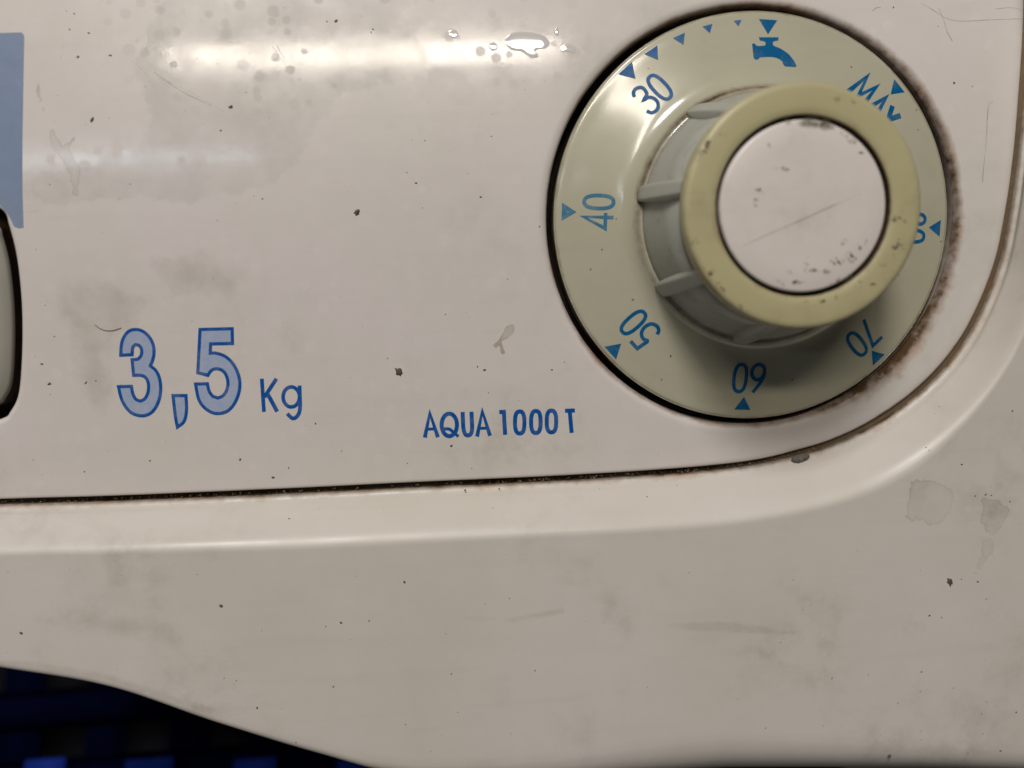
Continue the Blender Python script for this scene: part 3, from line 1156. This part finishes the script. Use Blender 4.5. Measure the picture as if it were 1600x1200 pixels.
fill_poly_px('stain', [(20, 955), (140, 940), (260, 960), (300, 1000), (180, 1010), (60, 990)], M_SMEAR, step=8, parent=housing, surf=lambda x, y: on_plane(x, y, H_SH + 0.012), feather=60)
for pl in ([(1440, 5), (1455, 14), (1482, 30), (1510, 33), (1545, 31), (1600, 29)], [(1466, 12), (1474, 30), (1480, 50), (1488, 64)], [(1552, 158), (1544, 168), (1541, 220), (1537, 260), (1535, 285)],
           [(1556, 14), (1580, 12), (1600, 16)], [(1363, 17), (1370, 12), (1376, 12)]):
    print_strokes('scratch', [(round_pts(pl, 4), 1.3, False)], M_SCRD, off=0.015)
# specks: hand placed ones (px, py, radius px)
SP = [(116, 22, 2), (109, 46, 2.2), (122, 89, 3), (172, 87, 2.6), (139, 52, 2.5), (144, 187, 5.5), (345, 204, 2.6), (361, 167, 4), (410, 311, 2), (525, 33, 4.5), (511, 34, 2), (583, 46, 3), (580, 51, 2.2),
      (650, 286, 3), (751, 308, 3), (636, 270, 1.6), (605, 560, 2), (696, 491, 2), (757, 578, 3.2), (746, 573, 2), (862, 578, 2.6), (882, 566, 1.8), (843, 354, 2.2), (768, 213, 1.8), (664, 220, 2), (660, 325, 1.6),
      (66, 569, 3.4), (77, 600, 3.6), (134, 598, 3), (150, 595, 2), (85, 526, 2), (71, 477, 1.8), (375, 718, 3), (234, 720, 2.6), (132, 737, 2.2), (493, 662, 3.2), (427, 746, 3.4), (451, 731, 2.6), (534, 705, 2),
      (705, 697, 4), (637, 724, 2), (737, 732, 1.8), (727, 766, 3), (780, 764, 2.4), (452, 811, 3), (389, 820, 2), (560, 818, 2.4), (573, 829, 2.4), (770, 794, 1.8), (632, 910, 4.2), (533, 973, 3), (509, 979, 1.6), (577, 970, 2.2),
      (521, 1073, 2.8), (402, 1106, 3), (345, 947, 5), (33, 989, 4), (1333, 778, 4.2), (1299, 766, 2.6), (1447, 700, 2.4), (1443, 674, 3), (1582, 642, 3), (1503, 726, 2.6), (1540, 773, 3), (1524, 775, 2.2), (1549, 774, 2.4), (1578, 784, 2.4), (1528, 909, 3.6),
      (1541, 936, 1.8), (1452, 962, 3.4), (1440, 1050, 2.6), (1403, 1099, 2), (1490, 1075, 1.8), (1534, 1116, 1.8), (1541, 1097, 1.6), (1588, 1113, 2.8), (1563, 1173, 3), (1390, 1182, 5), (1439, 1156, 1.6), (1300, 1060, 2), (1491, 130, 3.2), (1520, 135, 2),
      (1396, 12, 2.2), (1330, 150, 1.8), (1466, 41, 1.8), (836, 1048, 2), (705, 1053, 2), (1011, 776, 1.6), (1240, 906, 1.6), (1502, 905, 2)]
items = []


def speck(px, py, r, q=None):
    p = sface(px, py, 0.0)
    if p[2] < -30:
        return
    rr_ = r * 0.085 * 0.85
    items.append(blob(p[0], p[1], p[2] - 0.01, rr_ * random.uniform(.8, 1.2), rr_ * random.uniform(.6, .9), rr_ * 0.30, random.random() * 6.28, 7, rows=2))


for s_ in SP:
    speck(*s_)
cnt = 0
while cnt < 190:
    px, py = random.uniform(0, 1600), random.uniform(0, 1200)
    if math.hypot(px - 1173, py - 336) < 350:
        continue
    if py > np.interp(px, [k[2][0] for k in KEYS[:8]], [k[2][1] for k in KEYS[:8]]) - 12:
        continue
    gyy = np.interp(px, [k[0][0] for k in KEYS], [k[0][1] for k in KEYS])
    if abs(py - gyy) < 18 or (px > 1480 and py < 720) or (px < 45 and 300 < py < 680):
        continue
    speck(px, py, random.uniform(0.6, 1.3) if random.random() < .85 else random.uniform(1.3, 1.9))
    cnt += 1
v, f = join_blobs(items)
o = link_mesh('dirt_specks', v, f, M_DIRT, panel)
o['kind'] = 'stuff'

# specks on dial, collar and cap
items = []


def on_dial(px, py, z):
    d = ray(px, py)
    oo = dc + dn * z
    t = ((oo - CAM) @ dn) / (d @ dn)
    return CAM + d * t


for px, py, r, z in ((1345, 239, 4.5, GT + 1.72), (1202, 225, 3, GT + 1.74), (1187, 297, 4, GT + 1.82), (1180, 312, 3, GT + 1.8), (1331, 400, 5, GT + 1.74), (1318, 382, 3.4, GT + 1.75),
                     (1310, 409, 5, GT + 1.74), (1347, 376, 3, GT + 1.72), (1258, 410, 3.4, GT + 1.76), (1232, 422, 2.6, GT + 1.74), (1275, 423, 2.4, GT + 1.74), (1337, 404, 3, GT + 1.72), (1260, 400, 2.4, GT + 1.77), (1215, 274, 1.8, GT + 1.8)):
    p = on_dial(px, py, z)
    rr_ = r * 0.07
    items.append(blob(p[0], p[1], p[2] - 0.02, rr_ * random.uniform(.7, 1.3), rr_ * random.uniform(.4, .8), rr_ * .2, random.random() * 6, 8, rows=2))
for px, py, r in ((941, 390, 2), (923, 421, 2.2), (989, 468, 2.4), (1048, 556, 2.4), (1034, 593, 1.8), (963, 342, 1.8), (1330, 105, 1.8), (1432, 172, 2), (1013, 107, 1.6), (1434, 203, 1.6), (1470, 377, 2), (1404, 430, 2), (1238, 593, 2.4)):
    x, y = dial_pix(px, py)
    p = D2P(x, y, skirt_h(math.hypot(x, y)))
    rr_ = r * 0.085
    items.append(blob(p[0], p[1], p[2] - 0.01, rr_, rr_ * .8, rr_ * .3, random.random() * 6, 7, rows=2))
v, f = join_blobs(items)
M_SMUT = simple('smut', (0.20, 0.155, 0.10), 0.8, 0.2, 0.5, 1500)
o = link_mesh('dirt_specks', v, f, M_SMUT, dial)
o['kind'] = 'stuff'
def smear(px, py, rx, ry, ang, z, mat):
    """one scuff: a patch of small ragged flecks"""
    vs, fs = [], []
    for q in range(9):
        t, rr0 = random.uniform(0, 6.283), math.sqrt(random.random()) * 1.25
        cx, cy = rx * rr0 * math.cos(t), ry * rr0 * math.sin(t)
        sx = max(rx, ry) * random.uniform(0.10, 0.38)
        sy = sx * random.uniform(0.3, 0.8)
        al = ang + random.uniform(-.6, .6)
        o = len(vs)
        for i in range(9):
            a = 2 * math.pi * i / 9
            k = random.uniform(0.5, 1.4)
            x, y = sx * k * math.cos(a), sy * k * math.sin(a)
            x, y = cx + x * math.cos(al) - y * math.sin(al), cy + x * math.sin(al) + y * math.cos(al)
            vs.append(on_dial(px + x * math.cos(ang) - y * math.sin(ang), py + x * math.sin(ang) + y * math.cos(ang), z + 0.0015 * q))
        fs.append(tuple(range(o, o + 9)))
    face_front(link_mesh('smudge', vs, fs, mat, dial, fix=False))


M_SMUDGE = simple('brown_smudge', (0.11, 0.08, 0.045), 0.7, 0.2, 0.4, 900, alpha=0.6)
M_SMUDGE2 = simple('grey_smudge', (0.17, 0.15, 0.09), 0.7, 0.2, 0.4, 900, alpha=0.40)
ZC, ZR = GT + 1.88, GT + 1.965
for x, y, rx, ry, a, m in ((745, 800, 22, 16, .9, 0), (690, 825, 26, 14, .2, 0), (715, 740, 12, 16, .4, 1), (790, 745, 14, 22, .5, 1), (560, 825, 7, 30, .1, 1), (490, 862, 14, 8, .4, 0), (600, 862, 40, 6, .1, 1),
                           (365, 530, 16, 12, .3, 0), (345, 575, 14, 18, .3, 1), (540, 910, 30, 6, .1, 0), (700, 900, 45, 7, -.4, 1), (450, 908, 22, 6, .4, 0), (410, 338, 16, 6, .5, 1), (720, 300, 40, 10, .5, 1), (560, 245, 90, 8, .05, 1), (450, 435, 30, 8, .1, 1)):
    smear(1050 + x * .375, 100 + y * .375, rx * .375, ry * .375, a, ZC, (M_SMUDGE, M_SMUDGE2)[m])
for x, y, rx, ry, a, m in ((165, 860, 12, 26, -.5, 0), (205, 935, 10, 26, -.6, 0), (955, 650, 30, 18, .3, 1), (940, 770, 18, 40, -.2, 1), (810, 930, 36, 26, .2, 1), (140, 345, 8, 34, .5, 0), (112, 390, 10, 14, .4, 0), (215, 290, 14, 12, .3, 1), (630, 990, 20, 6, .1, 0),
                           (685, 965, 5, 12, .2, 0), (480, 970, 18, 6, .4, 1), (100, 730, 16, 22, .4, 1), (720, 150, 40, 14, .3, 1), (300, 1020, 30, 8, .4, 1), (870, 840, 22, 14, .8, 1), (560, 990, 14, 6, 0, 1)):
    smear(1050 + x * .375, 100 + y * .375, rx * .375, ry * .375, a, ZR, (M_SMUDGE, M_SMUDGE2)[m])
# scratch across the cap
pa = [on_dial(x, y, GT + 1.90) for x, y in ((1160, 384), (1200, 366), (1240, 349), (1300, 322), (1345, 302))]
vs, fs = [], []
for i, p in enumerate(pa):
    wv = 0.10 if 0 < i < 4 else 0.04
    vs += [p + np.array([0.03, wv, 0]), p - np.array([0.03, wv, 0])]
link_mesh('scratch', vs, [(2 * i, 2 * i + 2, 2 * i + 3, 2 * i + 1) for i in range(4)], M_SCRD, dial)

# ------------------------------------------------------------------ loose things
def crumb(name, label, px, py, rx, ry, ang, hz, mat, seed, cat='crumb', off=0.0, group=None):
    p = sface(px, py, off)
    v, f = blob(0, 0, 0, rx, ry, hz, ang, 13, seed, rows=4)
    o = link_mesh(name, v, f, mat)
    o.location = W((p[0], p[1], p[2] - 0.03))
    o['label'] = label
    o['category'] = cat
    return o


crumb('dirt_crumb', 'dark crumb on the panel above the gap between the kilogram mark and the model lettering', 623, 580, 0.72, 0.5, -0.9, 0.35, M_DIRT, 3)
crumb('dirt_crumb', 'small dark crumb alone in the middle of the blank panel left of the dial', 558, 332, 0.5, 0.32, 0.7, 0.25, M_DIRT, 5)
crumb('dirt_crumb', 'oval dark spot of dirt on the lower right housing below the corner', 1484, 909, 0.72, 0.48, 1.9, 0.2, M_DIRT, 8)
crumb('dirt_lump', 'grey lump of dirt wedged in the groove below the dial', 1250, 716, 1.7, 0.65, 0.12, 0.9, M_LUMP, 11, cat='dirt', off=-0.6)

# hair lying beside the large digit three
hp = round_pts([(148, 507), (156, 513), (166, 516.5), (178, 516), (190, 512)], 6)
hvs = [sface(a, b, 0.06) for a, b in hp]
M_HAIR = simple('hair_brown', (0.16, 0.12, 0.08), 0.5, 0.3, 0.3)
vs, fs = [], []
for i, p in enumerate(hvs):
    wv = 0.055 * (0.35 if i in (0, len(hvs) - 1) else 1)
    for k in range(6):
        a = k * math.pi / 3
        vs.append((p[0], p[1] + wv * math.cos(a), p[2] + wv * math.sin(a)))
for i in range(len(hvs) - 1):
    for k in range(6):
        fs.append((i * 6 + k, i * 6 + (k + 1) % 6, i * 6 + 6 + (k + 1) % 6, i * 6 + 6 + k))
ho = link_mesh('hair', vs, fs, M_HAIR)
ho['label'] = 'short curved brown hair stuck to the panel beside the big digit three'
ho['category'] = 'hair'


def drop(px_poly, height, label):
    P = closed_catmull(px_poly, 4)
    c = P.mean(axis=0)
    vs, fs = [], []
    n = len(P)
    rows = 6
    for k in range(rows):
        a = k / rows * math.pi / 2
        for p in P:
            q = c + (p - c) * (math.cos(a) ** 0.35)
            s_ = pix(q[0], q[1])
            vs.append((s_[0], s_[1], s_[2] - 0.02 + height * math.sin(a)))
    s_ = pix(*c)
    vs.append((s_[0], s_[1], s_[2] - 0.02 + height))
    for k in range(rows - 1):
        for i in range(n):
            fs.append((k * n + i, k * n + (i + 1) % n, (k + 1) * n + (i + 1) % n, (k + 1) * n + i))
    for i in range(n):
        fs.append(((rows - 1) * n + i, (rows - 1) * n + (i + 1) % n, len(vs) - 1))
    o = link_mesh('water_drop', vs, fs, M_WATER)
    o['label'] = label
    o['category'] = 'water drop'
    o['group'] = 'water drops left of the dial'
    return o


drop([(788, 66), (795, 54), (812, 49), (834, 51), (852, 56), (860, 68), (853, 76), (842, 77), (836, 82), (842, 88), (832, 92), (822, 86), (812, 80), (798, 78)], 0.055,
     'largest water drop on the panel at the right end of the bright streak')
drop([(875, 76), (877, 66), (883, 70), (890, 69), (900, 76), (898, 84), (888, 81), (878, 82)], 0.05, 'small water drop on the panel nearest to the dial rim')
drop([(700, 52), (706, 46), (714, 48), (716, 55), (708, 60)], 0.05, 'tiny round water drop on the streak well left of the largest drop')
drop([(866, 50), (870, 40), (873, 48), (872, 56)], 0.08, 'tiny tall water drop just above the gap between the two larger drops')
drop([(762, 70), (772, 66), (778, 74), (770, 80)], 0.05, 'tiny water drop touching the left of the largest drop')

# ------------------------------------------------------------------ blue basket below
basket = bpy.data.objects.new('laundry_basket', None)
b0 = on_plane(180, 1170, -48)
basket.location = W((b0[0], b0[1] - 60, -48))
scene.collection.objects.link(basket)
basket['label'] = 'blurred shaded blue plastic basket with square holes below the lower left edge'
basket['category'] = 'basket'
bpy.context.view_layer.update()


def bar(name, x0, x1, y0, y1, z0, z1, bev=0.6, mat=None):
    bm = bmesh.new()
    bmesh.ops.create_cube(bm, size=1)
    for q in bm.verts:
        u = x0 + (x1 - x0) * (q.co.x + .5)
        v_ = y0 + (y1 - y0) * (q.co.y + .5)
        # the wall leans towards the viewer further down
        w_ = z0 + (z1 - z0) * (q.co.z + .5) - (v_ - b0[1]) * 0.55
        q.co = W((u, v_, w_))
    bmesh.ops.bevel(bm, geom=bm.edges[:], offset=bev * MM, segments=2, affect='EDGES')
    bmesh.ops.recalc_face_normals(bm, faces=bm.faces)
    me = bpy.data.meshes.new(name)
    bm.to_mesh(me); bm.free()
    for p in me.polygons:
        p.use_smooth = True
    me.materials.append(mat or M_BASKET_SHADED)
    o = bpy.data.objects.new(name, me)
    scene.collection.objects.link(o)
    o.parent = basket
    o.matrix_parent_inverse = basket.matrix_world.inverted()


pitch = 20.5
M_BASKET_LIT = simple('blue_plastic_lit', (0.007, 0.026, 0.23), 0.7, 0.1, 0.25, 60)  # brighter copy of the basket blue, light put into the colour
for i in range(-4, 6):
    cx = b0[0] - 13 + i * pitch
    bar('slat', cx - 5.0, cx + 5.0, b0[1] - 40, b0[1] + 22, -84, -80, 1.5)
for j in range(-2, 2):
    cy = b0[1] - 4 + j * 14
    bar('crossbar', b0[0] - 100, b0[0] + 110, cy - 4, cy + 4, -80, -77, 1.5)
for px0, px1 in ((22, 134), (178, 300), (345, 458), (505, 610)):  # blocks for the lit patches, brightened by their own colour
    a_, b_ = on_plane(px0, 1182, -62), on_plane(px1, 1182, -62)
    k_ = (a_[1] - b0[1]) * 0.55
    bar('lit_block', a_[0], b_[0], a_[1] - 24, a_[1], -64 + k_, -56 + k_, 3.5, M_BASKET_LIT)
